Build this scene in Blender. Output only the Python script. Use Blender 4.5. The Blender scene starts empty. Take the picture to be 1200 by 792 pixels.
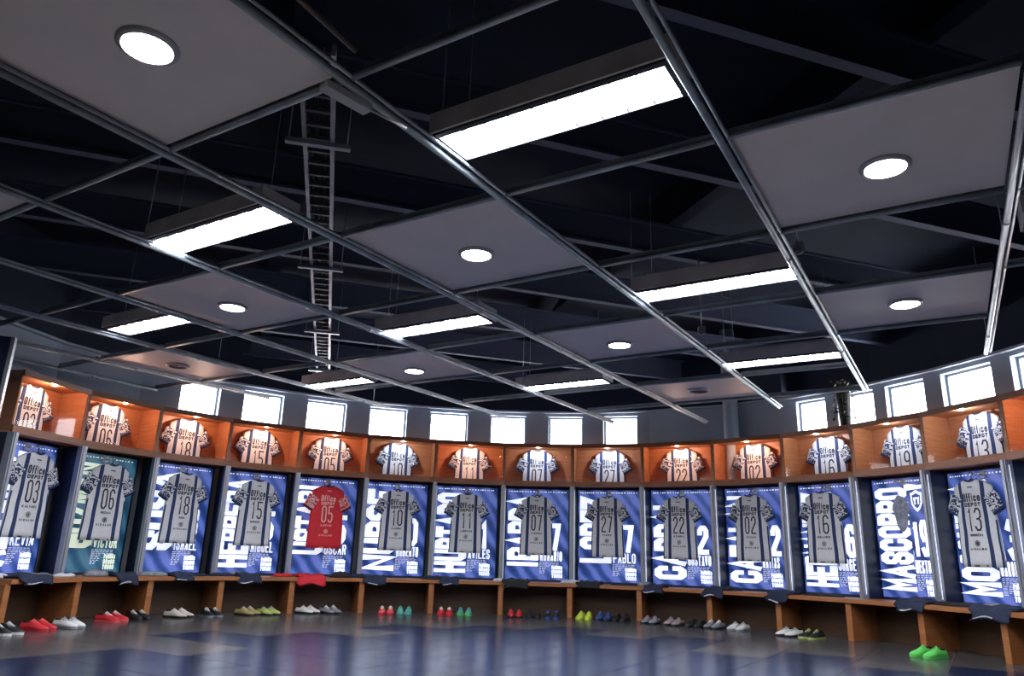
import bpy, math, random
from mathutils import Vector, Matrix

# ---------------------------------------------------------------- camera, world, exposure
scn = bpy.context.scene
COL = scn.collection
CAM_H, F_PX, PITCH, ROLL = 0.80, 872.6, 0.2863, 0.0309
cd = bpy.data.cameras.new('camera'); cam = bpy.data.objects.new('camera', cd); COL.objects.link(cam)
cp, sp, cr, sr = math.cos(PITCH), math.sin(PITCH), math.cos(ROLL), math.sin(ROLL)
R0, U0, F0 = Vector((1, 0, 0)), Vector((0, -sp, cp)), Vector((0, cp, sp))
RR, UU = R0 * cr + U0 * sr, U0 * cr - R0 * sr
M = Matrix.Identity(4)
for i in range(3):
    M[i][0], M[i][1], M[i][2] = RR[i], UU[i], -F0[i]
M[2][3] = CAM_H
cam.matrix_world = M
cd.sensor_width = 36.0; cd.sensor_fit = 'HORIZONTAL'; cd.lens = F_PX / 1200 * 36.0
cd.clip_start = 0.05; cd.clip_end = 100
scn.camera = cam
scn.view_settings.view_transform = 'Standard'; scn.view_settings.look = 'None'
scn.view_settings.exposure = 0.0; scn.view_settings.gamma = 1.0; scn.view_settings.use_curve_mapping = False
world = bpy.data.worlds.new('daylight'); scn.world = world; world.use_nodes = True
world.node_tree.nodes['Background'].inputs[0].default_value = (0.80, 0.90, 1.0, 1)
world.node_tree.nodes['Background'].inputs[1].default_value = 5.0
scn.cycles.use_denoising = True
scn.cycles.max_bounces = 6; scn.cycles.diffuse_bounces = 4; scn.cycles.glossy_bounces = 3
scn.cycles.transparent_max_bounces = 8; scn.cycles.sample_clamp_indirect = 4.0
scn.cycles.caustics_reflective = False; scn.cycles.caustics_refractive = False

E_TROFFER, E_DOWN, E_WINDOW, E_BANNER, E_LED = 105.0, 90.0, 16.0, 0.60, 0.8
SPOT_WARM, SPOT_COOL = 13.0, 10.0

# ---------------------------------------------------------------- materials
MATS = {}
def mat(name, col, rough=0.6, metal=0.0, emit=0.0, ecol=None, noise=0.0, nscale=8.0, spec=0.5, bump=0.0):
    if name in MATS: return MATS[name]
    m = bpy.data.materials.new(name); m.use_nodes = True; MATS[name] = m
    nt = m.node_tree; b = nt.nodes['Principled BSDF']
    b.inputs['Base Color'].default_value = (*col, 1); b.inputs['Roughness'].default_value = rough
    b.inputs['Metallic'].default_value = metal; b.inputs['Specular IOR Level'].default_value = spec
    if emit:
        b.inputs['Emission Color'].default_value = (*(ecol or col), 1); b.inputs['Emission Strength'].default_value = emit
    if noise or bump:
        tc = nt.nodes.new('ShaderNodeTexCoord'); n = nt.nodes.new('ShaderNodeTexNoise')
        n.inputs['Scale'].default_value = nscale; n.inputs['Detail'].default_value = 5
        nt.links.new(tc.outputs['Object'], n.inputs['Vector'])
        if noise:
            r = nt.nodes.new('ShaderNodeValToRGB')
            r.color_ramp.elements[0].position = 0.3; r.color_ramp.elements[1].position = 0.7
            r.color_ramp.elements[0].color = (*[c * (1 - noise) for c in col], 1)
            r.color_ramp.elements[1].color = (*[min(1, c * (1 + noise)) for c in col], 1)
            nt.links.new(n.outputs['Fac'], r.inputs['Fac']); nt.links.new(r.outputs['Color'], b.inputs['Base Color'])
        if bump:
            bp = nt.nodes.new('ShaderNodeBump'); bp.inputs['Strength'].default_value = bump; bp.inputs['Distance'].default_value = 0.01
            nt.links.new(n.outputs['Fac'], bp.inputs['Height']); nt.links.new(bp.outputs['Normal'], b.inputs['Normal'])
    return m

def wood(name, c0, c1, rough=0.35):
    m = mat(name, c0, rough); nt = m.node_tree; b = nt.nodes['Principled BSDF']
    tc = nt.nodes.new('ShaderNodeTexCoord'); mp = nt.nodes.new('ShaderNodeMapping'); mp.inputs['Scale'].default_value = (1.5, 1.5, 14)
    n = nt.nodes.new('ShaderNodeTexNoise'); n.inputs['Scale'].default_value = 2.2; n.inputs['Detail'].default_value = 8; n.inputs['Distortion'].default_value = 1.2
    r = nt.nodes.new('ShaderNodeValToRGB'); r.color_ramp.elements[0].color = (*c0, 1); r.color_ramp.elements[1].color = (*c1, 1)
    r.color_ramp.elements[0].position = 0.35; r.color_ramp.elements[1].position = 0.68
    nt.links.new(tc.outputs['Object'], mp.inputs[0]); nt.links.new(mp.outputs[0], n.inputs['Vector'])
    nt.links.new(n.outputs['Fac'], r.inputs['Fac']); nt.links.new(r.outputs['Color'], b.inputs['Base Color'])
    return m

def banner_mat(name, c0, c1, c2, strength):
    """blue backlit print: diagonal bands and soft blotches of the artwork itself"""
    m = mat(name, c0, 0.35); nt = m.node_tree; b = nt.nodes['Principled BSDF']
    tc = nt.nodes.new('ShaderNodeTexCoord'); mp = nt.nodes.new('ShaderNodeMapping'); mp.inputs['Rotation'].default_value = (0, math.radians(38), 0)
    w = nt.nodes.new('ShaderNodeTexWave'); w.bands_direction = 'X'; w.inputs['Scale'].default_value = 1.6; w.inputs['Distortion'].default_value = 2.5; w.inputs['Detail'].default_value = 3
    n = nt.nodes.new('ShaderNodeTexNoise'); n.inputs['Scale'].default_value = 2.6; n.inputs['Detail'].default_value = 4
    mx = nt.nodes.new('ShaderNodeMath'); mx.operation = 'MULTIPLY_ADD'; mx.inputs[1].default_value = 0.45
    r = nt.nodes.new('ShaderNodeValToRGB'); e = r.color_ramp.elements
    e[0].position = 0.32; e[0].color = (*c0, 1); e[1].position = 0.95; e[1].color = (*c2, 1)
    x = e.new(0.6); x.color = (*c1, 1)
    nt.links.new(tc.outputs['Object'], mp.inputs[0]); nt.links.new(mp.outputs[0], w.inputs['Vector']); nt.links.new(tc.outputs['Object'], n.inputs['Vector'])
    nt.links.new(w.outputs['Fac'], mx.inputs[0]); nt.links.new(n.outputs['Fac'], mx.inputs[2]); 
    nt.links.new(mx.outputs[0], r.inputs['Fac'])
    nt.links.new(r.outputs['Color'], b.inputs['Base Color']); nt.links.new(r.outputs['Color'], b.inputs['Emission Color'])
    b.inputs['Emission Strength'].default_value = strength
    return m

def glass_mat():
    m = bpy.data.materials.new('case_glass'); m.use_nodes = True; nt = m.node_tree; nt.nodes.clear()
    o = nt.nodes.new('ShaderNodeOutputMaterial'); mix = nt.nodes.new('ShaderNodeMixShader'); t = nt.nodes.new('ShaderNodeBsdfTransparent')
    g = nt.nodes.new('ShaderNodeBsdfGlossy'); g.inputs['Roughness'].default_value = 0.03; fr = nt.nodes.new('ShaderNodeFresnel'); fr.inputs['IOR'].default_value = 1.16
    nt.links.new(fr.outputs[0], mix.inputs[0]); nt.links.new(t.outputs[0], mix.inputs[1]); nt.links.new(g.outputs[0], mix.inputs[2]); nt.links.new(mix.outputs[0], o.inputs[0])
    return m

def sleeve_mat(name, base, ink):
    m = mat(name, base, 0.85); nt = m.node_tree; b = nt.nodes['Principled BSDF']
    tc = nt.nodes.new('ShaderNodeTexCoord'); w = nt.nodes.new('ShaderNodeTexWave'); w.bands_direction = 'DIAGONAL'
    w.inputs['Scale'].default_value = 7; w.inputs['Distortion'].default_value = 13; w.inputs['Detail'].default_value = 2; w.inputs['Detail Scale'].default_value = 3
    r = nt.nodes.new('ShaderNodeValToRGB'); r.color_ramp.interpolation = 'CONSTANT'
    r.color_ramp.elements[0].color = (*base, 1); r.color_ramp.elements[1].color = (*ink, 1); r.color_ramp.elements[1].position = 0.55
    nt.links.new(tc.outputs['Object'], w.inputs['Vector']); nt.links.new(w.outputs['Fac'], r.inputs['Fac']); nt.links.new(r.outputs['Color'], b.inputs['Base Color'])
    return m

WOOD = wood('orange_wood', (0.40, 0.155, 0.065), (0.50, 0.20, 0.09), 0.36)
WOOD_BENCH = wood('bench_wood', (0.29, 0.105, 0.036), (0.38, 0.15, 0.052), 0.38)
WOOD_FACE_DIM = wood('case_face_wood_dim', (0.27, 0.09, 0.034), (0.35, 0.125, 0.05), 0.36)  # case wood darkened for its room-facing side, shade put into the colour
BOUNCE_STOP = mat('bounce_stop', (0.03, 0.022, 0.02), 0.6)  # dark top colour that soaks up light bouncing off the cases
WOOD_UNLIT = wood('under_bench_unlit', (0.07, 0.034, 0.017), (0.095, 0.047, 0.024), 0.5)  # orange bench wood dimmed, stands for the shade under the seat
NAVY = mat('navy_laminate', (0.006, 0.012, 0.035), 0.4)
STEEL = mat('brushed_post', (0.34, 0.36, 0.42), 0.38, 0.55)
RAIL = mat('grey_rail', (0.34, 0.40, 0.46), 0.38, 0.35, noise=0.25, nscale=6)
HOUSING = mat('fixture_housing', (0.75, 0.70, 0.70), 0.5, noise=0.15, nscale=5)
RIM = mat('fixture_rim', (0.02, 0.02, 0.03), 0.5)
LAMP = mat('lamp_white', (0.95, 0.95, 1.0), 0.5, emit=E_TROFFER, ecol=(0.93, 0.96, 1.0))
LAMP_D = mat('downlight_white', (1, 0.98, 0.95), 0.5, emit=E_DOWN, ecol=(1.0, 0.97, 0.92))
LAMP_OFF = mat('downlight_off', (0.10, 0.10, 0.12), 0.25)
LED = mat('led_white', (0.9, 0.93, 1), 0.5, emit=E_LED, ecol=(0.85, 0.9, 1.0))
SPOTLENS = mat('spot_lens', (1, 1, 1), 0.5, emit=18, ecol=(1, 0.95, 0.9))
CPANEL = mat('ceiling_panel', (0.88, 0.81, 0.80), 0.5, noise=0.04, nscale=3)
DECK_UNLIT = mat('roof_deck_unlit', (0.006, 0.011, 0.030), 0.9, noise=0.4, nscale=2)  # near-black colour stands for the lack of light above the grid
BEAM = mat('roof_beam', (0.075, 0.09, 0.15), 0.8)
WALL = mat('wall_paint', (0.42, 0.47, 0.57), 0.8, noise=0.06, nscale=2)
WALLS = mat('wall_pale', (0.34, 0.32, 0.31), 0.85, noise=.05, nscale=2)
WALLD = mat('wall_navy', (0.014, 0.020, 0.045), 0.85)
PANE = mat('bright_window', (1, 1, 1), 0.4, emit=E_WINDOW, ecol=(0.90, 0.95, 1.0))
ALU = mat('window_frame', (0.22, 0.24, 0.27), 0.4, 0.3)
WHITE_L = mat('banner_white', (0.85, 0.88, 0.93), 0.4, emit=0.85, ecol=(0.88, 0.93, 1.0))
WHITE_S = mat('banner_pale', (0.6, 0.66, 0.85), 0.4, emit=0.45, ecol=(0.7, 0.78, 1.0))
B_BLUE = banner_mat('banner_blue', (0.005, 0.018, 0.10), (0.020, 0.058, 0.26), (0.11, 0.16, 0.50), E_BANNER)
B_TEAL = banner_mat('banner_teal', (0.006, 0.035, 0.085), (0.014, 0.07, 0.14), (0.05, 0.14, 0.22), E_BANNER)
WHITE_G = mat('banner_greenish', (0.8, 0.88, 0.78), 0.4, emit=0.55, ecol=(0.80, 0.92, 0.70))
GREYPRINT = mat('banner_grey_print', (0.16, 0.18, 0.24), 0.6, noise=0.6, nscale=30, emit=0.15, ecol=(0.4, 0.45, 0.6))
GLASS = glass_mat()
J_WHITE = mat('jersey_white', (0.66, 0.67, 0.72), 0.85, noise=0.05, nscale=25)
J_NAVY = mat('jersey_navy', (0.012, 0.035, 0.12), 0.8)
J_INK = mat('jersey_print', (0.012, 0.014, 0.035), 0.6)
J_RED = mat('jersey_red', (0.62, 0.02, 0.035), 0.8, noise=0.08, nscale=20)
J_REDD = mat('jersey_red_dark', (0.10, 0.004, 0.012), 0.8)
J_PALE = mat('jersey_red_print', (0.85, 0.45, 0.42), 0.6)
J_SLEEVE = sleeve_mat('jersey_sleeve', (0.64, 0.65, 0.70), (0.014, 0.03, 0.09))
J_SLEEVE_R = sleeve_mat('jersey_sleeve_red', (0.60, 0.03, 0.04), (0.70, 0.50, 0.5))
BLACKP = mat('black_plastic', (0.012, 0.012, 0.018), 0.4)

# ---------------------------------------------------------------- mesh helpers
class MB:
    def __init__(s): s.v, s.f, s.m, s.smooth = [], [], [], []
    def add(s, verts, faces, mi=0, smooth=False):
        o = len(s.v); s.v += [tuple(v) for v in verts]
        for f in faces: s.f.append([i + o for i in f]); s.m.append(mi); s.smooth.append(smooth)
    def box(s, x0, x1, y0, y1, z0, z1, mi=0, X=None):
        vs = [(x, y, z) for z in (z0, z1) for y in (y0, y1) for x in (x0, x1)]
        if X: vs = [X @ Vector(v) for v in vs]
        s.add(vs, [(0, 2, 3, 1), (4, 5, 7, 6), (0, 1, 5, 4), (2, 6, 7, 3), (0, 4, 6, 2), (1, 3, 7, 5)], mi)
    def prism(s, poly, z0, z1, mi=0):
        n = len(poly); a = sum(poly[i][0] * poly[(i + 1) % n][1] - poly[(i + 1) % n][0] * poly[i][1] for i in range(n))
        if a < 0: poly = poly[::-1]
        vs = [(p[0], p[1], z0) for p in poly] + [(p[0], p[1], z1) for p in poly]
        s.add(vs, [tuple(range(n))[::-1], tuple(range(n, 2 * n))] + [(i, (i + 1) % n, n + (i + 1) % n, n + i) for i in range(n)], mi)
    def tube(s, pts, r, n=8, mi=0, cap=True):
        pts = [Vector(p) for p in pts]; rings = []
        rs = r if isinstance(r, (list, tuple)) else [r] * len(pts)
        for i, p in enumerate(pts):
            d = (pts[min(i + 1, len(pts) - 1)] - pts[max(i - 1, 0)]).normalized()
            up = Vector((0, 0, 1)) if abs(d.z) < 0.9 else Vector((1, 0, 0))
            a = d.cross(up).normalized(); b = a.cross(d)
            rings.append([p + (a * math.cos(2 * math.pi * k / n) + b * math.sin(2 * math.pi * k / n)) * rs[i] for k in range(n)])
        s.loft(rings, mi, cap, True)
    def loft(s, rings, mi=0, cap=True, smooth=False):
        n = len(rings[0]); vs = [v for r in rings for v in r]; fs = []
        for i in range(len(rings) - 1):
            for k in range(n): fs.append((i * n + k, i * n + (k + 1) % n, (i + 1) * n + (k + 1) % n, (i + 1) * n + k))
        if cap: fs += [tuple(range(n))[::-1], tuple(range((len(rings) - 1) * n, len(rings) * n))]
        s.add(vs, fs, mi, smooth)
    def lathe(s, prof, n=16, mi=0, c=(0, 0, 0), smooth=True):
        s.loft([[(c[0] + r * math.cos(2 * math.pi * k / n), c[1] + r * math.sin(2 * math.pi * k / n), c[2] + z) for k in range(n)] for r, z in prof], mi, True, smooth)
    def mesh(s, name, mats):
        me = bpy.data.meshes.new(name); me.from_pydata(s.v, [], s.f)
        for m in (mats if isinstance(mats, (list, tuple)) else [mats]): me.materials.append(m)
        me.polygons.foreach_set('material_index', s.m); me.polygons.foreach_set('use_smooth', s.smooth)
        me.update(); return me
    def build(s, name, mats, parent=None, off=None):
        if off is not None: s.v = [(v[0] - off[0], v[1] - off[1], v[2] - off[2]) for v in s.v]
        return link(name, s.mesh(name, mats), parent)

def link(name, me, parent=None, loc=(0, 0, 0), rz=0.0):
    o = bpy.data.objects.new(name, me); COL.objects.link(o)
    if parent is not None: o.parent = parent
    o.location = loc; o.rotation_euler = (0, 0, rz)
    return o
def thing(name, label, cat, loc=(0, 0, 0), rz=0.0, group=None, me=None):
    o = link(name, me, None, loc, rz); o['label'] = label; o['category'] = cat
    if group: o['group'] = group
    return o
def struct(name, label, mb=None, m=None):
    o = mb.build(name, m) if mb else link(name, None)
    o['kind'] = 'structure'; o['label'] = label
    return o
def copy_tree(o, parent=None):
    c = o.copy(); COL.objects.link(c); c.parent = parent
    for ch in list(o.children): copy_tree(ch, c)
    return c

# ---------------------------------------------------------------- stroke lettering
G = {
 'A': [[(0,0),(.5,1),(1,0)],[(.22,.32),(.78,.32)]], 'B': [[(0,0),(0,1),(.75,1),(1,.87),(1,.63),(.75,.52),(0,.52)],[(.75,.52),(1,.4),(1,.13),(.75,0),(0,0)]],
 'C': [[(1,.75),(1,.87),(.75,1),(.25,1),(0,.87),(0,.13),(.25,0),(.75,0),(1,.13),(1,.25)]], 'D': [[(0,0),(0,1),(.7,1),(1,.85),(1,.15),(.7,0),(0,0)]],
 'E': [[(1,1),(0,1),(0,0),(1,0)],[(0,.52),(.8,.52)]], 'F': [[(1,1),(0,1),(0,0)],[(0,.5),(.8,.5)]],
 'G': [[(1,.78),(1,.87),(.75,1),(.25,1),(0,.87),(0,.13),(.25,0),(.75,0),(1,.13),(1,.48),(.55,.48)]], 'H': [[(0,0),(0,1)],[(1,0),(1,1)],[(0,.5),(1,.5)]],
 'I': [[(.5,0),(.5,1)]], 'J': [[(1,1),(1,.13),(.75,0),(.25,0),(0,.13),(0,.25)]], 'K': [[(0,0),(0,1)],[(1,1),(0,.45)],[(.3,.6),(1,0)]],
 'L': [[(0,1),(0,0),(1,0)]], 'M': [[(0,0),(0,1),(.5,.3),(1,1),(1,0)]], 'N': [[(0,0),(0,1),(1,0),(1,1)]],
 'O': [[(.25,0),(0,.13),(0,.87),(.25,1),(.75,1),(1,.87),(1,.13),(.75,0),(.25,0)]], 'P': [[(0,0),(0,1),(.75,1),(1,.87),(1,.6),(.75,.47),(0,.47)]],
 'Q': [[(.25,0),(0,.13),(0,.87),(.25,1),(.75,1),(1,.87),(1,.13),(.75,0),(.25,0)],[(.6,.25),(1,0)]], 'R': [[(0,0),(0,1),(.75,1),(1,.87),(1,.63),(.75,.5),(0,.5)],[(.6,.5),(1,0)]],
 'S': [[(1,.75),(1,.87),(.75,1),(.25,1),(0,.87),(0,.66),(.25,.54),(.75,.46),(1,.34),(1,.13),(.75,0),(.25,0),(0,.13),(0,.25)]], 'T': [[(0,1),(1,1)],[(.5,1),(.5,0)]],
 'U': [[(0,1),(0,.13),(.25,0),(.75,0),(1,.13),(1,1)]], 'V': [[(0,1),(.5,0),(1,1)]], 'Z': [[(0,1),(1,1),(0,0),(1,0)]],
 '0': [[(.3,0),(0,.12),(0,.88),(.3,1),(.7,1),(1,.88),(1,.12),(.7,0),(.3,0)]], '1': [[(.35,.86),(.65,1),(.65,0)]],
 '2': [[(0,.8),(0,.88),(.3,1),(.7,1),(1,.88),(1,.66),(0,.16),(0,0),(1,0)]], '3': [[(0,.85),(.25,1),(.75,1),(1,.88),(1,.64),(.7,.52),(.4,.52)],[(.7,.52),(1,.4),(1,.12),(.75,0),(.25,0),(0,.15)]],
 '5': [[(1,1),(0,1),(0,.55),(.7,.58),(1,.45),(1,.12),(.7,0),(.3,0),(0,.12)]], '6': [[(1,.85),(.7,1),(.3,1),(0,.88),(0,.12),(.3,0),(.7,0),(1,.12),(1,.42),(.7,.55),(0,.5)]],
 '7': [[(0,1),(1,1),(.45,0)]], '8': [[(.3,.52),(0,.64),(0,.88),(.3,1),(.7,1),(1,.88),(1,.64),(.7,.52),(.3,.52),(0,.4),(0,.12),(.3,0),(.7,0),(1,.12),(1,.4),(.7,.52)]],
 '9': [[(0,.15),(.3,0),(.7,0),(1,.12),(1,.88),(.7,1),(.3,1),(0,.88),(0,.58),(.3,.45),(1,.5)]],
 'f': [[(1,1),(.55,1),(.35,.9),(.35,0)],[(0,.62),(.9,.62)]], 'i': [[(.5,0),(.5,.62)],[(.5,.86),(.5,.92)]], 'c': [[(1,.5),(.75,.64),(.25,.64),(0,.5),(0,.14),(.25,0),(.75,0),(1,.14)]],
 'e': [[(0,.34),(1,.34),(1,.5),(.75,.64),(.25,.64),(0,.5),(0,.14),(.25,0),(.75,0),(1,.12)]], '.': [[(.45,0),(.55,.04)]], ' ': [],
}
NARROW = {'I': 0.5, 'i': 0.45, '.': 0.4, ' ': 0.6, 'f': 0.65, '1': 0.8}
def strokes(text, x0, y0, width, height, t, gap=0.18, ty=None):
    """flat quads that write TEXT in the box (x0, y0, width, height) with stroke width t"""
    ty = ty or t; out = []
    us = [NARROW.get(c, 1.0) for c in text]; tot = sum(us) + gap * (len(text) - 1); u = width / tot; x = x0
    for c, w in zip(text, us):
        cw = w * u
        tt = min(t, cw * 0.62)
        iw, ih = max(cw - tt, 0.0), height - ty
        for path in G[c]:
            # offset in a space where the stroke is one unit wide both ways, with mitred joints
            Q = [((x + tt / 2 + p[0] * iw) / tt, (y0 + ty / 2 + p[1] * ih) / ty) for p in path]
            Q = [p for i, p in enumerate(Q) if i == 0 or math.hypot(p[0] - Q[i - 1][0], p[1] - Q[i - 1][1]) > 1e-5]
            if len(Q) < 2: continue
            closed = math.hypot(Q[0][0] - Q[-1][0], Q[0][1] - Q[-1][1]) < 1e-5 and len(Q) > 3
            if closed: Q = Q[:-1]
            n = len(Q); D = []
            for i in range(n if closed else n - 1):
                ax, ay = Q[(i + 1) % n][0] - Q[i][0], Q[(i + 1) % n][1] - Q[i][1]; L = math.hypot(ax, ay); D.append((ax / L, ay / L))
            Lp, Rp = [], []
            for i in range(n):
                d1 = D[i - 1] if (closed or i > 0) else D[0]; d2 = D[i] if (closed or i < n - 1) else D[-1]
                nx_, ny_ = -(d1[1] + d2[1]), d1[0] + d2[0]; m2 = nx_ * nx_ + ny_ * ny_
                if m2 < 0.12: nx_, ny_, m2 = -d2[1], d2[0], 1.0; f = .5
                else: f = min(1.0 / m2, .95 / math.sqrt(m2))
                ex, ey = 0.0, 0.0
                if not closed and i == 0: ex, ey = -d2[0] * .5, -d2[1] * .5
                if not closed and i == n - 1: ex, ey = d1[0] * .5, d1[1] * .5
                px, py = Q[i][0] + ex, Q[i][1] + ey
                Lp.append(((px + nx_ * f) * tt, (py + ny_ * f) * ty)); Rp.append(((px - nx_ * f) * tt, (py - ny_ * f) * ty))
            for i in range(n if closed else n - 1):
                j = (i + 1) % n; out.append([Lp[i], Rp[i], Rp[j], Lp[j]])
        x += cw + gap * u
    return out
def quads_mesh(qs, fn):
    mb = MB()
    for q in qs: mb.add([fn(*p) for p in q], [(0, 1, 2, 3)])
    return mb

# ---------------------------------------------------------------- plan of the curved bench (metres, camera over the origin)
P = [Vector(p) for p in ((-4.71,7.53),(-4.55,8.47),(-4.15,9.28),(-3.57,9.97),(-2.83,10.53),(-1.98,10.97),(-1.04,11.26),(-0.05,11.40),(0.94,11.33),(1.89,11.05),(2.74,10.55),(3.43,9.89),(3.96,9.10),(4.34,8.26),(4.61,7.33),(4.76,6.37))]
N = len(P)
NB = []
for k in range(N):
    t = (P[min(k + 1, N - 1)] - P[max(k - 1, 0)]).normalized(); NB.append(Vector((-t.y, t.x)))
def at(k, d):
    """plan point at bay index k (may be fractional), d metres behind the bench's front edge"""
    i = min(max(int(math.floor(k)), 0), N - 2); u = k - i
    a, b = P[i] + NB[i] * d, P[i + 1] + NB[i + 1] * d
    return a + (b - a) * u
def heading(k):
    i = min(max(int(math.floor(k)), 0), N - 2); t = P[i + 1] - P[i]; return math.atan2(t.y, t.x)
BENCH_Z, CASE_Z0, CASE_Z1 = 0.455, 1.885, 2.525
D_POST, D_PANEL, D_CASE, D_BACK, D_WALL = 0.33, 0.61, 0.38, 0.80, 0.95
BAYS = N - 1
NUM = ['03', '06', '18', '15', '05', '10', '11', '07', '27', '22', '02', '16', '19', '13', '17']
SUR = ['ALVAREZ', 'GUZMAN', 'SOSA', 'HERRERA', 'USTARI', 'NURSE', 'HURTADO', 'IBARRA', 'LOPEZ', 'CABRAL', 'CATALAN', 'HERNANDEZ', 'MASCORRO', 'MOSQUERA', 'JARA']
FIRST = ['KEVIN', 'VICTOR', 'ISMAEL', 'MIGUEL', 'OSCAR', 'ROBERTO', 'AVILES', 'ROMARIO', 'PABLO', 'GUSTAVO', 'MATIAS', 'JORGE', 'HECTOR', 'HAROLL', 'FRANCO']
WORDS = ['three', 'six', 'eighteen', 'fifteen', 'five', 'ten', 'eleven', 'seven', 'twenty-seven', 'twenty-two', 'two', 'sixteen', 'nineteen', 'thirteen', 'seventeen']
SHIRT = ['K.ALVAREZ', 'GUZMAN', 'SOSA', 'HERRERA', 'O.USTARI', 'R.NURSE', 'A.HURTADO', 'R.IBARRA', 'P.LOPEZ', 'G.CABRAL', 'CATALAN', 'HERNANDEZ', '', 'MOSQUERA', '']

# ---------------------------------------------------------------- structure: floor, walls, windows, roof
ZG = 2.72                                               # height of the suspended grid
YAW = -0.5537
GA, GB = Vector((math.cos(YAW), math.sin(YAW))), Vector((-math.sin(YAW), math.cos(YAW)))
def gp(u, v, z=ZG): q = GA * u + GB * v; return Vector((q.x, q.y, z))

mb = MB(); mb.box(-9, 9, -6, 14, -0.2, -0.004)
floor = struct('floor', 'glossy grey and navy vinyl tile floor', mb, mat('floor_base', (0.12, 0.112, 0.11), 0.6))
def floor_mat(name, c):
    m = mat(name, c, 0.24, noise=0.18, nscale=3.0, spec=0.32); nt = m.node_tree; b = nt.nodes['Principled BSDF']
    tc = nt.nodes.new('ShaderNodeTexCoord'); n = nt.nodes.new('ShaderNodeTexNoise'); n.inputs['Scale'].default_value = 5; n.inputs['Detail'].default_value = 6
    mr = nt.nodes.new('ShaderNodeMapRange'); mr.inputs['To Min'].default_value = 0.14; mr.inputs['To Max'].default_value = 0.27
    nt.links.new(tc.outputs['Object'], n.inputs['Vector']); nt.links.new(n.outputs['Fac'], mr.inputs[0]); nt.links.new(mr.outputs[0], b.inputs['Roughness'])
    return m
FT_B, FT_G = floor_mat('floor_blue', (0.007, 0.016, 0.045)), floor_mat('floor_grey', (0.062, 0.060, 0.066))
TA, TB = 0.71, 0.68
LEFT = {0: -6.83, 1: -6.1, 2: -5.4, 3: -6.1, 4: -5.4, -1: -5.4, -2: -6.1}
def is_blue(m, n):
    a = -5.33 + TA * m + 0.1; 
    if n >= 5: return n == 5 and m in (1, 3)
    if n == 4 and m >= 4: return m == 5 or m == 7
    if n == 3 and m >= 6: return m == 6
    if n >= 2 and m >= 7: return False
    return a > LEFT.get(n, -6.1 if n % 2 else -6.8)
tile_me = {}
for key, m_ in (('b', FT_B), ('g', FT_G)):
    t = MB(); g_ = 0.0025; t.box(g_, TA - g_, g_, TB - g_, -0.004, 0.0); tile_me[key] = t.mesh('floor_tile', m_)
def bench_r(p):
    # signed: True when the plan point lies in front of the wall line
    for k in range(N - 1):
        a, b = at(k, 0.62), at(k + 1, 0.62); e = b - a
        if e.x * (p.y - a.y) - e.y * (p.x - a.x) > 0: return False
    return True
for m_ in range(-7, 11):
    for n_ in range(-3, 10):
        q = GA * (-5.33 + TA * m_) + GB * (4.65 + TB * n_); c = q + GA * TA / 2 + GB * TB / 2
        if not (4.2 < c.length < 12.5) or not bench_r(c) or abs(c.x) > 5.4 or c.y < 3.5: continue
        o = link('floor_tile', tile_me['b' if is_blue(m_, n_) else 'g'], floor, (q.x, q.y, 0), YAW)
# near field where no joint can be seen
mb = MB(); 

# windows: bay index of the two jambs, sill, head
WIN = [(2.49,3.01),(3.32,3.86),(4.19,4.74),(5.075,5.606),(5.944,6.477),(6.796,7.306),(7.618,8.095),(8.377,8.837),(10.96,11.359),(11.52,11.98),(12.15,12.663),(12.88,13.495),(13.72,14.35)]
W_SILL, W_HEAD, W_T = 2.50, 3.07, 0.22
cuts = sorted({-0.9, 15.0} | {c for w in WIN for c in w} | {0.5, 1.0, 1.5, 2.0, 9.0, 9.5, 10.0, 10.5})
def atw(k, d):
    if k < 0: return at(0, d) + (P[0] - P[1]).normalized() * (-k)
    return at(k, d)
mb = MB()
def wseg(a, b, z0, z1): mb.prism([atw(a, D_WALL), atw(b, D_WALL), atw(b, D_WALL + W_T), atw(a, D_WALL + W_T)], z0, z1)
for a, b in zip(cuts, cuts[1:]):
    if any(abs(a - w[0]) < 1e-6 for w in WIN): wseg(a, b, 0, W_SILL); wseg(a, b, W_HEAD, 3.16)
    else: wseg(a, b, 0, 3.16)
wall = struct('wall_back', 'curved grey wall pierced by a row of small windows', mb, WALL)
mb = MB()
for a, b in zip(cuts, cuts[1:]): mb.prism([atw(a, D_WALL), atw(b, D_WALL), atw(b, D_WALL + W_T), atw(a, D_WALL + W_T)], 3.16, 4.3)
ub = mb.build('upper_band', WALLD, wall); ub['label'] = 'dark navy band of wall above the windows'
mb = MB()
for a, b in zip(cuts, cuts[1:]): mb.prism([atw(a, D_WALL - 0.07), atw(b, D_WALL - 0.07), atw(b, D_WALL - 0.002), atw(a, D_WALL - 0.002)], 3.12, 3.15)
struct('trim_1', 'thin pale ledge running along the wall above the windows', mb, mat('trim_pale', (0.42, 0.46, 0.54), 0.5))
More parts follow.
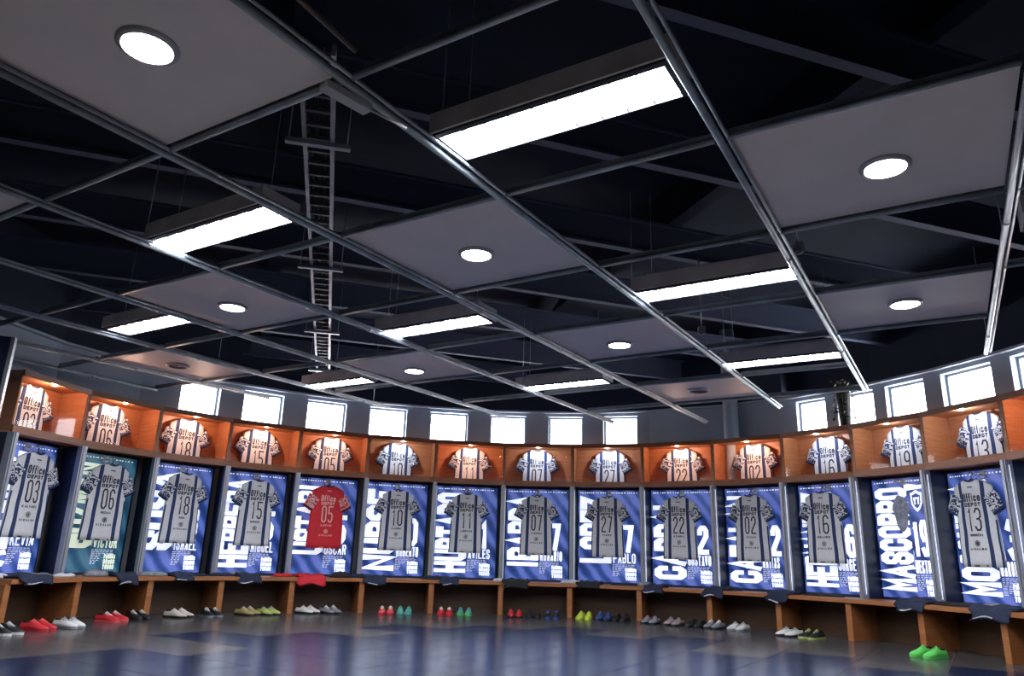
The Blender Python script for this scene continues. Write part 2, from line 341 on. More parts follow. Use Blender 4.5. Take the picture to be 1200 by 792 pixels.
for i, (a, b) in enumerate(WIN):
    w = link('window_%d' % (i + 1), None); w['kind'] = 'structure'
    w['label'] = 'small bright window, %s in the row above the lockers' % ['first', 'second', 'third', 'fourth', 'fifth', 'sixth', 'seventh', 'eighth', 'ninth', 'tenth', 'eleventh', 'twelfth', 'thirteenth'][i]
    pa, pb = at(a, D_WALL + 0.12), at(b, D_WALL + 0.12); c = (pa + pb) / 2; W = (pb - pa).length; rz = math.atan2((pb - pa).y, (pb - pa).x)
    w.location = (c.x, c.y, W_SILL); w.rotation_euler = (0, 0, rz); H = W_HEAD - W_SILL
    for x0, x1, z0, z1 in ((-W/2, -W/2 + .035, 0, H), (W/2 - .035, W/2, 0, H), (-W/2 + .035, W/2 - .035, 0, .03), (-W/2 + .035, W/2 - .035, H - .03, H)):
        q = MB(); q.box(x0, x1, -.035, .035, z0, z1); q.build('frame_bar', ALU, w)
    q = MB(); q.box(-W/2 + .035, W/2 - .035, -.006, .006, .03, H - .03); q.build('pane', PANE, w)
# side and rear walls, roof
def wbox(name, label, a, b, m, z1=3.0):
    q = MB(); a, b = Vector(a), Vector(b); e = (b - a).normalized(); n = Vector((e.y, -e.x)) * 0.2
    q.prism([a, b, b + n, a + n], 0, z1); w_ = struct(name, label, q, m); q = MB(); q.prism([a, b, b + n, a + n], z1, 4.3); q.build('upper_band', WALLD, w_); return w_
pl, pr = atw(-0.9, D_WALL), atw(15.0, D_WALL)
wbox('wall_left', 'dark side wall on the left beyond the frame', (pl.x, -5), (pl.x, pl.y - .01), mat('wall_side_paint', (.05, .06, .09), .8))
wbox('wall_right', 'dark side wall on the right beyond the frame', (pr.x, pr.y - .01), (pr.x, -5), mat('wall_side_paint', (.05, .06, .09), .8))
wbox('wall_front', 'pale wall behind the camera', (pr.x, -5), (pl.x, -5), WALLS)
mb = MB(); mb.box(-8, 8, -5.5, 13.5, 4.3, 4.45)
ceil = struct('ceiling', 'roof deck above the open ceiling grid, coloured dark for the unlit void', mb, DECK_UNLIT)
bd, bn = Vector((0.945, 0.325)), Vector((-0.325, 0.945))
for k in range(-1, 8):
    q = MB(); o_ = bn * (2.88 + 1.45 * k)
    c0, c1 = o_ - bd * 8.5, o_ + bd * 8.5
    for s0, s1, z0, z1 in ((-.04, .04, 3.60, 3.625), (-.009, .009, 3.625, 3.9), (-.04, .04, 3.9, 3.925)):
        q.prism([c0 + bn * s0, c1 + bn * s0, c1 + bn * s1, c0 + bn * s1], z0, z1)
    q.build('roof_beam', BEAM, ceil)
for k in range(3):                                       # girders that carry the purlins
    q = MB(); o_ = bd * (-3.6 + 3.6 * k)
    q.prism([o_ + bn * -4 - bd * .07, o_ + bn * 12.5 - bd * .07, o_ + bn * 12.5 + bd * .07, o_ + bn * -4 + bd * .07], 3.925, 4.3)
    q.build('girder', DECK_UNLIT, ceil)
# round column at the turn of the wall and a bulkhead beside it
c = at(10.12, D_WALL - 0.10)
mb = MB(); mb.lathe([(0.11, 0), (0.11, 4.3)], 20, c=(c.x, c.y, 0))
struct('trim_2', 'round grey column standing against the curved wall', mb, WALL)
mb = MB(); mb.prism([at(10.42, .70), at(10.9, .70), at(10.9, .94), at(10.42, .94)], 3.17, 3.75)
struct('trim_3', 'dark boxed bulkhead high beside the round column', mb, WALLD)

# ---------------------------------------------------------------- suspended grid
grid = thing('ceiling_grid', 'grid of thin grey rails hung below the dark roof', 'ceiling grid', (0, 0, ZG)); grid['kind'] = 'structure'
LINE = {-5: (-8.9, 0.02), -4: (-8.34, .0848), -3: (-7.022, .04), -2: (-5.791, .0223), -1: (-4.537, .0181), 0: (-3.352, .0206), 1: (-2.094, .0122), 2: (-.776, -.0146), 3: (.496, -.031), 4: (1.72, -.03)}
VEND = {-5: 5.6, -4: 6.55, -3: 7.68, -2: 8.9, -1: 9.9, 0: 10.38, 1: 9.68, 2: 9.06, 3: 7.85, 4: 6.6}
VB = {-1: 0.74, 0: 1.945, 1: 3.157, 2: 4.354, 3: 5.56, 4: 6.68, 5: 7.86, 6: 9.03}
def lu(i, v): return LINE[i][0] + LINE[i][1] * v
for i in LINE:
    q = MB(); a, b = gp(lu(i, -1.2), -1.2, 0), gp(lu(i, VEND[i]), VEND[i], 0)
    q.tube([a, b], 0.019, 10)
    a2, b2 = a + Vector((GA.x, GA.y, 0)) * 0.036 + Vector((0, 0, .012)), b + Vector((GA.x, GA.y, 0)) * 0.036 + Vector((0, 0, .012))
    q.tube([a2, b2], 0.010, 6)
    q.build('rail', RAIL, grid)
    # coupling sleeves
    for v in (1.1, 4.75, 7.2):
        if v < VEND[i]:
            q = MB(); q.tube([gp(lu(i, v), v, 0), gp(lu(i, v + .03), v + .03, 0)], 0.023, 10); q.build('sleeve', RAIL, grid)
for i in range(-5, 4):
    for j, v in VB.items():
        if v > min(VEND[i], VEND[i + 1]) - .02: continue
        q = MB(); q.tube([gp(lu(i, v) + .03, v, .014), gp(lu(i + 1, v) - .03, v, .014)], 0.016, 8)
        q.box(lu(i, v) + .03, lu(i + 1, v) - .03, v - .004, v + .004, .014, .055, X=Matrix.Rotation(YAW, 4, 'Z'))
        q.build('cross_bar', RAIL, grid)
for i in (-3, -1, 1, 3):                                 # hanger rods up to the purlins
    for v in (2.6, 5.0, 7.4):
        if v < VEND[i]:
            q = MB(); a = gp(lu(i, v), v, .02); q.tube([a, a + Vector((0, 0, 0.86))], 0.004, 5); q.build('hanger_rod', RAIL, grid)

# ceiling panels with their downlights
PANELS = [(0, -1, True, 'largest panel, above the near corner'), (0, 1, True, 'middle panel beside the long louvred lamp'), (0, 3, True, 'far panel between two thin lamps'), (0, 5, False, 'farthest panel, over the windows'),
          (2, 1, True, 'near right panel'), (2, 3, True, 'second right panel, near the windows with the plant'), (-2, 1, True, 'panel just beside the cable ladder'), (-2, 3, True, 'panel past the end of the cable ladder'),
          (-4, 2, False, 'panel over the case with shirt number six'), (-2, -1, True, 'panel cut by the frame edge')]
LIGHT_AT = {(0, -1): (-2.649, 1.40), (0, 1): (-2.661, 3.816), (0, 3): (-2.674, 6.25), (0, 5): (-2.62, 8.45), (2, 1): (-.181, 3.826), (2, 3): (-.27, 6.129), (-2, 1): (-5.129, 3.82), (-2, 3): (-5.12, 6.25), (-4, 2): (-7.45, 4.95), (-2, -1): (-5.1, 1.35)}
for (i, j, on, where) in PANELS:
    v0, v1 = VB[j] + .02, VB[j + 1] - .02 if j + 1 in VB else VB[j] + 1.15
    if j == 5: v1 = 9.0
    cu, cv = (lu(i, (v0 + v1) / 2) + lu(i + 1, (v0 + v1) / 2)) / 2, (v0 + v1) / 2
    base = gp(cu, cv, ZG + .034)
    t = thing('ceiling_panel', 'grey square ceiling board, ' + where, 'ceiling panel', base, 0, 'boards laid in the ceiling grid')
    q = MB(); pts = [gp(lu(i, v0) + .025, v0, 0), gp(lu(i + 1, v0) - .025, v0, 0), gp(lu(i + 1, v1) - .025, v1, 0), gp(lu(i, v1) + .025, v1, 0)]
    q.prism([(p.x - base.x, p.y - base.y) for p in pts], 0, .014); q.build('board', CPANEL, t)
    if j == 5 and i == 0: pass
    lu_, lv_ = LIGHT_AT[(i, j)]; lb = gp(lu_, lv_, ZG + .012)
    d = thing('downlight', ('round lit' if on else 'round unlit') + ' downlight in the ' + where.split(',')[0].replace('panel', 'ceiling board'), 'downlight', lb, 0, 'round downlights in the ceiling boards')
    q = MB(); n = 28
    q.loft([[(r * math.cos(2 * math.pi * k / n), r * math.sin(2 * math.pi * k / n), z) for k in range(n)] for r, z in ((.098, .004), (.102, .0), (.122, .012), (.122, .021), (.098, .021), (.098, .004))], 0, False, True)
    q.build('trim_ring', mat('downlight_ring', (.45, .45, .48), .35, .3), d)
    q = MB(); q.lathe([(.001, .010), (.097, .012), (.097, .016), (.001, .016)], n, smooth=False); q.build('lens', LAMP_D if on else LAMP_OFF, d)

# troffers (long fluorescent lamps)
def troffer(u, v, L, W, label, blades):
    b = gp(u, v, ZG + .036)
    t = thing('troffer_light', label, 'ceiling light', b, YAW, 'long fluorescent lamps in the ceiling grid')
    q = MB(); hx, hy, h = L / 2, W / 2, .095
    # housing: a tray, open below, with sloped ends
    q.box(-hx, hx, -hy, -hy + .012, 0, h); q.box(-hx, hx, hy - .012, hy, 0, h); q.box(-hx, -hx + .012, -hy + .012, hy - .012, 0, h); q.box(hx - .012, hx, -hy + .012, hy - .012, 0, h)
    q.box(-hx, hx, -hy, hy, h, h + .012); q.box(-hx + .1, hx - .1, -.07, .07, h + .012, h + .05)
    q.build('housing', HOUSING, t)
    q = MB(); q.box(-hx + .012, hx - .012, -hy + .012, -hy + .045, -.012, .022); q.box(-hx + .012, hx - .012, hy - .022, hy - .012, -.012, .022)
    q.box(-hx + .012, -hx + .03, -hy + .045, hy - .022, -.012, .022); q.box(hx - .03, hx - .012, -hy + .045, hy - .022, -.012, .022)
    q.build('rim', RIM, t)
    q = MB(); q.box(-hx + .03, hx - .03, -hy + .045, hy - .022, .012, .018); q.build('diffuser', LAMP, t)
    for k in range(1, blades):
        x = -hx + .03 + (L - .06) * k / blades
        q = MB(); q.box(x - .003, x + .003, -hy + .045, hy - .022, -.006, .012); q.build('louvre_blade', mat('louvre', (.06, .06, .07), .5), t)
    for sx in (-1, 1) if u > -6.35 else ():
        q = MB(); q.tube([(sx * hx * .8, 0, h + .012), (sx * hx * .8, 0, .85)], .003, 5); q.build('hanger_wire', RAIL, t)
for args in ((-1.44, 2.63, 1.20, .30, 'longest louvred lamp, nearest to the middle of the ceiling', 9), (-1.44, 5.11, 1.18, .29, 'long thin lamp between the two boards on the right', 8), (-1.47, 7.45, 1.14, .28, 'thin lamp above the plant on the cases', 8),
             (-3.93, 2.74, 1.14, .29, 'lamp with white housing left of the cable ladder', 8), (-3.93, 5.03, 1.14, .29, 'lamp to the right of the cable ladder', 8), (-3.95, 7.56, 1.14, .28, 'small far lamp over the middle windows', 8),
             (-6.30, 3.82, 1.02, .28, 'far left lamp below the tilted board', 8), (-6.38, 6.38, .98, .28, 'far lamp at the foot of the cable ladder', 8), (1.02, 4.90, 1.18, .30, 'lamp cut by the frame edge on the right', 8)):
    troffer(*args)

# cable ladder hung above the grid, running away from the camera
a, b = Vector((-1.06, 3.30)), Vector((-2.90, 11.30)); e = (b - a).normalized(); s = Vector((e.y, -e.x)); Lh = (b - a).length
t = thing('cable_ladder', 'long grey cable ladder running above the ceiling grid', 'cable tray', (a.x, a.y, 3.3), math.atan2(e.y, e.x))
for sx in (-1, 1):
    q = MB(); q.box(0, Lh, sx * .085 - .012, sx * .085 + .012, -.02, .05); q.build('side_rail', mat('ladder_metal', (.42, .42, .45), .45, .5, noise=.3, nscale=5), t)
rung = MB(); rung.box(-.012, .012, -.073, .073, -.005, .02); rme = rung.mesh('rung', mat('rung_metal', (.12, .12, .14), .5, .4))
for k in range(int(Lh / .16)): link('rung', rme, t, (.1 + .16 * k, 0, 0))
for y_, r_ in ((-.035, .014), (0.0, .011), (.04, .012)):
    q = MB(); q.tube([(Lh * k / 24, y_ + .006 * math.sin(k * 1.7), .032 + .004 * math.sin(k)) for k in range(25)], r_, 6); q.build('cable', BLACKP, t)
for k in (0.9, 3.1, 5.2, 7.2):
    q = MB(); q.box(k - .02, k + .02, -.2, .2, -.05, -.02); q.tube([(k, -.18, -.03), (k, -.18, .62)], .005, 5); q.tube([(k, .18, -.03), (k, .18, .62)], .005, 5); q.build('trapeze', RAIL, t)
# pale track box and conduit near the large board
p0, p1 = gp(-2.125, 1.87, ZG - .045), gp(-2.085, 2.10, ZG - .045)
t = thing('junction_box', 'pale narrow junction box clipped under the ceiling rail', 'junction box', p0, math.atan2((p1 - p0).y, (p1 - p0).x))
q = MB(); q.box(0, (p1 - p0).length, -.028, .028, -.012, .022); q.build('case', mat('pale_box', (.5, .5, .53), .5), t)
q = MB(); q.tube([((p1 - p0).length, -.015, 0), ((p1 - p0).length + .2, -.03, .0)], .006, 6); q.build('cable', mat('pale_box', (.5, .5, .5)), t)
p0, p1 = gp(-1.92, .7, ZG + .10), gp(-1.99, 1.90, ZG + .10)
q = MB(); q.tube([p0, p1], .013, 8); q.v = [tuple(Vector(v) - p0) for v in q.v]
thing('conduit', 'brownish steel conduit beside the ceiling rail', 'conduit', p0, 0, None, q.mesh('conduit', mat('conduit_brown', (.16, .12, .10), .5, .4)))
for x, y, lab in ((1.95, 4.72, 'small hanging sensor left of the near right ceiling board'), (1.78, 6.68, 'small hanging sensor above the thin lamp')):
    t = thing('ceiling_sensor', lab, 'sensor', (x, y, 2.9), 0, 'hanging sensors in the ceiling void')
    q = MB(); q.box(-.03, .03, -.03, .03, -.035, .035); q.lathe([(.012, -.05), (.022, -.045), (.022, -.03)], 12); q.build('head', mat('sensor_grey', (.34, .36, .42), .5), t)
    q = MB(); q.tube([(0, 0, .03), (0, 0, .72)], .006, 6); q.build('drop_rod', RAIL, t)

# ---------------------------------------------------------------- bench
def rounded_strip(mbx, k0, k1, d0, d1, z0, z1):
    mbx.prism([at(k0, d0), at(k1, d0), at(k1, d1), at(k0, d1)], z0, z1)
bench = thing('bench', 'long curved orange wood bench below the lockers', 'bench', (0, 9, 0))
off = (0, 9, 0)
for k in range(BAYS):
    q = MB(); rounded_strip(q, k, k + 1, 0.0, .72, BENCH_Z - .044, BENCH_Z); q.build('seat', WOOD_BENCH, bench, off)
    q = MB(); rounded_strip(q, k, k + 1, .50, .53, .0, BENCH_Z - .044); q.build('back_board', WOOD_UNLIT, bench, off)
for k in range(N):
    q = MB(); c, n = P[k], NB[k]; s = Vector((n.y, -n.x)) * .036
    q.prism([c + n * .03 - s, c + n * .03 + s, c + n * .5 + s, c + n * .5 - s], 0, BENCH_Z - .044); q.build('divider', WOOD_BENCH, bench, off)

# ---------------------------------------------------------------- lockers with printed backlit panels
def crest_quads(cx, cz, s):
    out = []
    for r0, r1 in ((.40, .5), (.2, .3)):
        for k in range(10):
            a, b = 2 * math.pi * k / 10, 2 * math.pi * (k + 1) / 10
            out.append([(cx + s * r * math.cos(x), cz + s * r * math.sin(x)) for r, x in ((r0, a), (r1, a), (r1, b), (r0, b))])
    out.append([(cx - s * .1, cz - s * .16), (cx + s * .1, cz - s * .16), (cx + s * .1, cz + s * .16), (cx - s * .1, cz + s * .16)])
    return out
for k in range(BAYS):
    num = NUM[k]
    qa, qb = at(k, D_POST), at(k + 1 - 1e-9, D_POST); qb = P[k + 1] + NB[k + 1] * D_POST
    c = (qa + qb) / 2; W = (qb - qa).length; rz = math.atan2((qb - qa).y, (qb - qa).x)
    t = thing('locker', 'open locker bay with blue printed panel, below display case %s' % ('of shirt number ' + WORDS[k] if k < 14 else 'at the far right end'), 'locker', (c.x, c.y, BENCH_Z), rz, 'open lockers along the curved wall')
    H = CASE_Z0 - BENCH_Z - .013
    ya, yb = .04, D_PANEL - D_POST
    # post, partition on the left side of the bay
    q = MB(); q.box(-W/2 - .03, -W/2 + .034, -.03, .05, 0, H); q.box(-W/2 - .012, -W/2 + .016, -.042, -.03, 0, H); q.build('post', STEEL, t)
    q = MB(); q.box(-W/2 + .034, -W/2 + .038, .004, .012, .05, H - .05); q.build('led_strip', LED, t)
    q = MB(); q.box(-W/2 - .02, -W/2 + .024, .05, yb + .02, 0, H); q.build('partition', NAVY, t)
    pw = W - .075; x0 = -pw / 2 + .006; z0, z1 = .03, H - .03; ph = z1 - z0
    q = MB(); q.box(-W/2 + .024, W/2 - .02, yb + .012, yb + .03, 0, H); q.build('backing', NAVY, t)
    q = MB(); q.box(x0, x0 + pw - .02, yb, yb + .012, z0, z1)
    ban = q.build('banner', B_TEAL if k == 1 else B_BLUE, t)
    pwid = pw - .02
    fl = lambda x, z, yy=yb - .0015: (x, yy, z)
    inkW = WHITE_G if k == 1 else WHITE_L
    # vertical surname, reading upwards
    sn = SUR[k]; z_from = z0 + (.20 if len(sn) <= 6 and sn not in ('CABRAL', 'IBARRA') else .13 if sn in ('IBARRA',) else .055) * ph; z_to = z0 + .925 * ph
    if sn in ('NURSE', 'HURTADO'): z_from = z0 + .05 * ph
    lw = (z_to - z_from) / len(sn)
    qs = strokes(sn, z_from, 0, z_to - z_from, pwid * .50, lw * .33, gap=.06, ty=pwid * .12)
    qs = [[(x0 + pwid * .525 - b_, a_) for a_, b_ in q_] for q_ in qs]
    quads_mesh(qs, fl).build('surname_lettering', inkW, ban)
    # big number, first name, small print, slogan
    rs = .90 if k >= 10 else 1.0
    nx0 = x0 + pwid * (.545 if num == '19' else .52)
    qs = strokes(num, nx0, z0 + ph * (.34 if num == '19' else .32), pwid * (.235 if num == '19' else .36 * rs), ph * .30, pwid * (.055 if num == '19' else .072), gap=.12)
    quads_mesh(qs, fl).build('number_lettering', inkW, ban)
    qs = strokes(FIRST[k], x0 + pwid * .555 * (.98 if k >= 10 else 1), z0 + ph * .205, pwid * .35 * (.74 if k >= 10 else 1), ph * .105, pwid * .020, gap=.22)
    quads_mesh(qs, fl).build('first_name_lettering', inkW, ban)
    rnd = random.Random(k); qs = []
    for r in range(9):
        xx = x0 + pwid * .545; zz = z0 + ph * (.185 - .0145 * r); end = x0 + pwid * ((.84 if k < 10 else .78) if r < 3 else .70 - .012 * r)
        while xx < end:
            w_ = rnd.uniform(.02, .055); qs.append([(xx, zz), (xx + w_, zz), (xx + w_, zz + .008), (xx, zz + .008)]); xx += w_ + .012
    for r in range(22):
        zz = z0 + ph * (.22 + .008 * r); w_ = rnd.uniform(.006, .016); xx = x0 + pwid * .53
        qs.append([(xx, zz), (xx + w_, zz), (xx + w_, zz + .006), (xx, zz + .006)])
    quads_mesh(qs, fl).build('small_print', WHITE_S, ban)['kind'] = 'stuff'
    qs = []
    for r, word in enumerate(('PACHUCA', 'SOMOS', 'TODOS')):
        qs += strokes(word, x0 + pwid * .74 * (.90 if k >= 10 else 1), z0 + ph * (.115 - .045 * r), pwid * .17, ph * .040, .0135, gap=.14)
    quads_mesh(qs, fl).build('slogan_lettering', inkW, ban)
    qs = []; xx = x0 + .03
    while xx < x0 + pwid - .04:
        w_ = rnd.uniform(.010, .028); qs.append([(xx, z1 - .045), (xx + w_, z1 - .045), (xx + w_, z1 - .030), (xx, z1 - .030)]); xx += w_ + rnd.uniform(.008, .03)
    quads_mesh(qs, fl).build('top_lettering', inkW, ban)['kind'] = 'stuff'
    # coat hook at the top of the panel
    q = MB(); q.box(-.03, .03, yb - .02, yb - .002, H - .11, H - .045); q.tube([(0, yb - .02, H - .085), (0, .12, H - .085), (0, .105, H - .07)], .007, 8)
    q.build('coat_hook', mat('hook_pale', (.6, .62, .66), .4), t)
    if num == '19':
        qs = [[(.10, 1.20), (.155, 1.16), (.155, 1.05), (.10, 1.02)], [(.155, 1.16), (.21, 1.20), (.21, 1.05), (.155, 1.02)]]
        sh = []
        for px, pz, s_ in ((0, 0, 1.0),):
            cx, cz = x0 + pwid * .665, z0 + ph * .80
            out = [(cx - .075, cz + .09), (cx - .04, cz + .10), (cx, cz + .125), (cx + .04, cz + .10), (cx + .075, cz + .09), (cx + .07, cz - .03), (cx + .04, cz - .09), (cx, cz - .125), (cx - .04, cz - .09), (cx - .07, cz - .03)]
            inn = [(cx + (a_ - cx) * .72, cz + (b_ - cz) * .72) for a_, b_ in out]
            for i in range(len(out)):
                j = (i + 1) % len(out); sh.append([out[i], out[j], inn[j], inn[i]])
            for sx in (-1, 1):
                sh.append([(cx + sx * .012, cz - .04), (cx + sx * .03, cz - .04), (cx + sx * .04, cz + .045), (cx + sx * .012, cz + .03)])
            sh.append([(cx - .03, cz + .02), (cx + .03, cz + .02), (cx + .02, cz + .04), (cx - .02, cz + .04)])
        quads_mesh(sh, fl).build('crest_print', inkW, ban)
        q = MB(); rnd = random.Random(4); cx, cz = x0 + pwid * .42, z0 + ph * .70; n = 26
        q.add([fl(cx + (.115 + .012 * rnd.random()) * math.cos(2 * math.pi * i / n) * (1.0 if math.sin(2 * math.pi * i / n) > 0 else .75), cz + (.20 + .02 * rnd.random()) * math.sin(2 * math.pi * i / n), yb - .003) for i in range(n)], [tuple(range(n))])
        q.build('portrait_print', GREYPRINT, ban)
        q = MB(); q.add([fl(x0 + pwid * .5, z0 + ph * .89, yb - .003), fl(x0 + pwid * .93, z0 + ph * .91, yb - .003), fl(x0 + pwid * .93, z0 + ph * .955, yb - .003), fl(x0 + pwid * .72, z0 + ph * .93, yb - .003), fl(x0 + pwid * .5, z0 + ph * .955, yb - .003)], [(0, 1, 2, 3, 4)])
        q.build('collar_print', inkW, ban)

# navy end partition at the left
e0 = Vector((-4.41, 6.40)); 
t = thing('end_partition', 'tall navy partition with grey edge at the left end', 'partition', (e0.x, e0.y, 0), math.radians(200))
q = MB(); q.box(0.03, .9, -.03, .03, 0, 2.54); q.build('board', mat('partition_navy', (.012, .026, .085), .5), t)
q = MB(); q.box(0, .03, -.035, .035, 0, 2.54); q.build('edge_strip', STEEL, t)

# ---------------------------------------------------------------- jerseys
def top_z(fx):
    a = abs(fx)
    return .885 - .075 * max(0, (a - .30) / .70) ** 1.3 - (.028 * (1 - (a / .34) ** 2) if a < .34 else 0)
def half_w(z): return .236 + (.020 * (1 - z / .55) if z < .55 else -.004 * (z - .55) / .33)
def y_front(x, z):
    fx = max(-1, min(1, x / half_w(z)))
    return -(.010 + .030 * (1 - fx * fx)) - .0045 * math.sin(x * 34 + z * 5) * (1 - z) - .003 * math.sin(z * 19 + x * 11)
FX = [-1, -.93, -.82, -.67, -.48, -.32, -.16, 0, .16, .32, .48, .67, .82, .93, 1]
def body_mesh(zb, red):
    q = MB(); ns = 14; nf = len(FX)
    grid_ = []
    for s_ in range(ns + 1):
        row = []
        for f_ in FX:
            z = zb + (top_z(f_) - zb) * s_ / ns; x = f_ * half_w(z); row.append((x, y_front(x, z), z))
        for f_ in reversed(FX):
            z = zb + (top_z(f_) - zb) * s_ / ns; x = f_ * half_w(z); row.append((x * .995, .012 + .012 * (1 - f_ * f_), z))
        grid_.append(row)
    n = 2 * nf; vs = [v for r in grid_ for v in r]; o = 0
    q.v = vs
    for s_ in range(ns):
        for c_ in range(n):
            d_ = (c_ + 1) % n; q.f.append([s_ * n + c_, s_ * n + d_, (s_ + 1) * n + d_, (s_ + 1) * n + c_]); q.smooth.append(True)
            mi = 0
            if c_ < nf - 1 and not red:
                m_ = (FX[c_] + FX[c_ + 1]) / 2
                if .48 < abs(m_) < .67: mi = 1
                if abs(m_) > .93 and s_ < 8: mi = 1
            q.m.append(mi)
    q.f.append(list(range(n))[::-1]); q.m.append(2); q.smooth.append(False)
    for c_ in range(nf - 1):
        q.f.append([ns * n + c_, ns * n + c_ + 1, ns * n + n - 2 - c_, ns * n + n - 1 - c_]); q.m.append(2 if abs(FX[c_] + FX[c_ + 1]) < .6 else 0); q.smooth.append(False)
    return q.mesh('body', [J_RED, J_RED, J_REDD] if red else [J_WHITE, J_NAVY, J_NAVY])
def sleeve_meshes(sx, red, droop=0.0):
    def ring(u, g=1.0):
        c = Vector((sx * (.190 + .098 * u), 0, .718 - (.172 + droop) * u)); d = Vector((sx * .095, 0, -.170 - droop)).normalized(); p = Vector((-d.z * sx, 0, d.x * sx))
        h = (.098 - .022 * u) * g; th = (.030 - .006 * u) * g; pts = []
        for k in range(12):
            a = 2 * math.pi * k / 12; pts.append(c + p * (h * math.cos(a)) + Vector((0, -1, 0)) * (th * math.sin(a) + .008))
        return pts if sx > 0 else pts[::-1]
    q = MB(); q.loft([ring(0), ring(.25), ring(.5), ring(.75), ring(.86)], 0, True, True); s_ = q.mesh('sleeve', J_SLEEVE_R if red else J_SLEEVE)
    q = MB(); q.loft([ring(.86, 1.03), ring(1.0, 1.05)], 0, True, True); c_ = q.mesh('cuff', J_REDD if red else J_NAVY)
    return s_, c_
def collar_mesh(red):
    q = MB(); pts = []
    for k in range(11):
        f_ = -.36 + .72 * k / 10; x = f_ * .215; pts.append((x, -.012 - .016 * (1 - (f_ / .36) ** 2), top_z(f_) + .004))
    q.tube(pts, .011, 6); return q.mesh('collar', J_REDD if red else J_NAVY)
JM = {}
for red in (False, True):
    JM[red] = dict(body=body_mesh(0.0, red), short=body_mesh(.33, red), sl=sleeve_meshes(-1, red), sr=sleeve_meshes(1, red), collar=collar_mesh(red))
onb = lambda x, z: (x, y_front(x, z) - .004, z)
def dens(qs, mx=.02):
    """split long quads so the print follows the cloth"""
    out = []
    for a, b, c, d in qs:
        L = math.hypot(d[0] - a[0], d[1] - a[1]); n = max(1, int(L / mx))
        for i in range(n):
            f = lambda p, q_, u: (p[0] + (q_[0] - p[0]) * u, p[1] + (q_[1] - p[1]) * u)
            out.append([f(a, d, i / n), f(b, c, i / n), f(b, c, (i + 1) / n), f(a, d, (i + 1) / n)])
    return out
SP = strokes('Office', -.107, .657, .212, .088, .0150, gap=.22) + strokes('DEPOT', -.100, .606, .198, .042, .0120, gap=.22)
CR = crest_quads(0, .235, .062) + strokes('HIDALGO', -.095, .168, .19, .022, .006, gap=.55)
PR = {}
for red in (False, True):
    ink = J_PALE if red else J_INK
    PR[red] = (quads_mesh(dens(SP), onb).mesh('sponsor_lettering', ink), quads_mesh(dens(CR), onb).mesh('crest_print', ink))
def jersey(name, label, group, loc, rz, num, nm, red, short, tilt=0.0, droop=0):
    t = thing(name, label, 'jersey', loc, rz, group)
    t.rotation_euler = (tilt, 0, rz); m_ = JM[red]; ink = J_PALE if red else J_INK
    link('body', m_['short'] if short else m_['body'], t)
    for s_, c_ in (m_['sl'], m_['sr']): o = link('sleeve', s_, t); link('cuff', c_, o)
    link('collar', m_['collar'], t)
    link('sponsor_lettering', PR[red][0], t)
    z0 = .345 if short else .358
    quads_mesh(dens(strokes(num, -.082, z0, .164, .235, .019, gap=.32)), onb).build('number', ink, t)
    quads_mesh(dens([[(-.03, .80), (.03, .80), (.03, .812), (-.03, .812)]]), onb).build('neck_tag', ink, t)
    if not short:
        link('crest_print', PR[red][1], t)
        if nm: quads_mesh(dens(strokes(nm, -.010 * len(nm), .305, .020 * len(nm), .026, .0065, gap=.3)), onb).build('name_lettering', ink, t)
        quads_mesh(dens([[(-.075, .006), (.095, .006), (.095, .02), (-.075, .02)]]), onb).build('hem_tag', ink, t)
    return t
ZH = .845
for k in range(14):
    num = NUM[k]; red = num == '05'
    if num == '19': continue
    qa, qb = P[k] + NB[k] * D_POST, P[k + 1] + NB[k + 1] * D_POST; c = (qa + qb) / 2; e = (qb - qa).normalized(); n = Vector((-e.y, e.x)); rz = math.atan2(e.y, e.x)
    rnd = random.Random(k * 7 + 1); rz_j = rz + rnd.uniform(-.10, .10)
    p = c + n * .12 - e * .01
    jersey('jersey', ('red goalkeeper jersey numbered five' if red else 'white jersey with navy stripes and number %s' % WORDS[k]) + ' hanging in an open locker', 'jerseys hanging in the lockers', (p.x, p.y, ZH), rz_j, num, SHIRT[k], red, False)
    hg = thing('coat_hanger', 'dark hanger holding the %s jersey numbered %s' % ('red' if red else 'striped', WORDS[k]), 'hanger', (p.x, p.y, ZH + .80), rz_j, 'hangers in the lockers')
    q = MB(); q.tube([(-.15, 0, .028), (-.08, -.004, .052), (0, -.004, .092), (.08, -.004, .052), (.15, 0, .028)], .010, 8); q.build('shoulder_bar', BLACKP, hg)
    q = MB(); q.tube([(0, -.004, .09), (0, -.004, .12), (.02, -.004, .138), (.012, -.004, .165), (-.012, -.004, .168), (-.024, -.004, .15)], .005, 6); q.build('hook', BLACKP, hg)

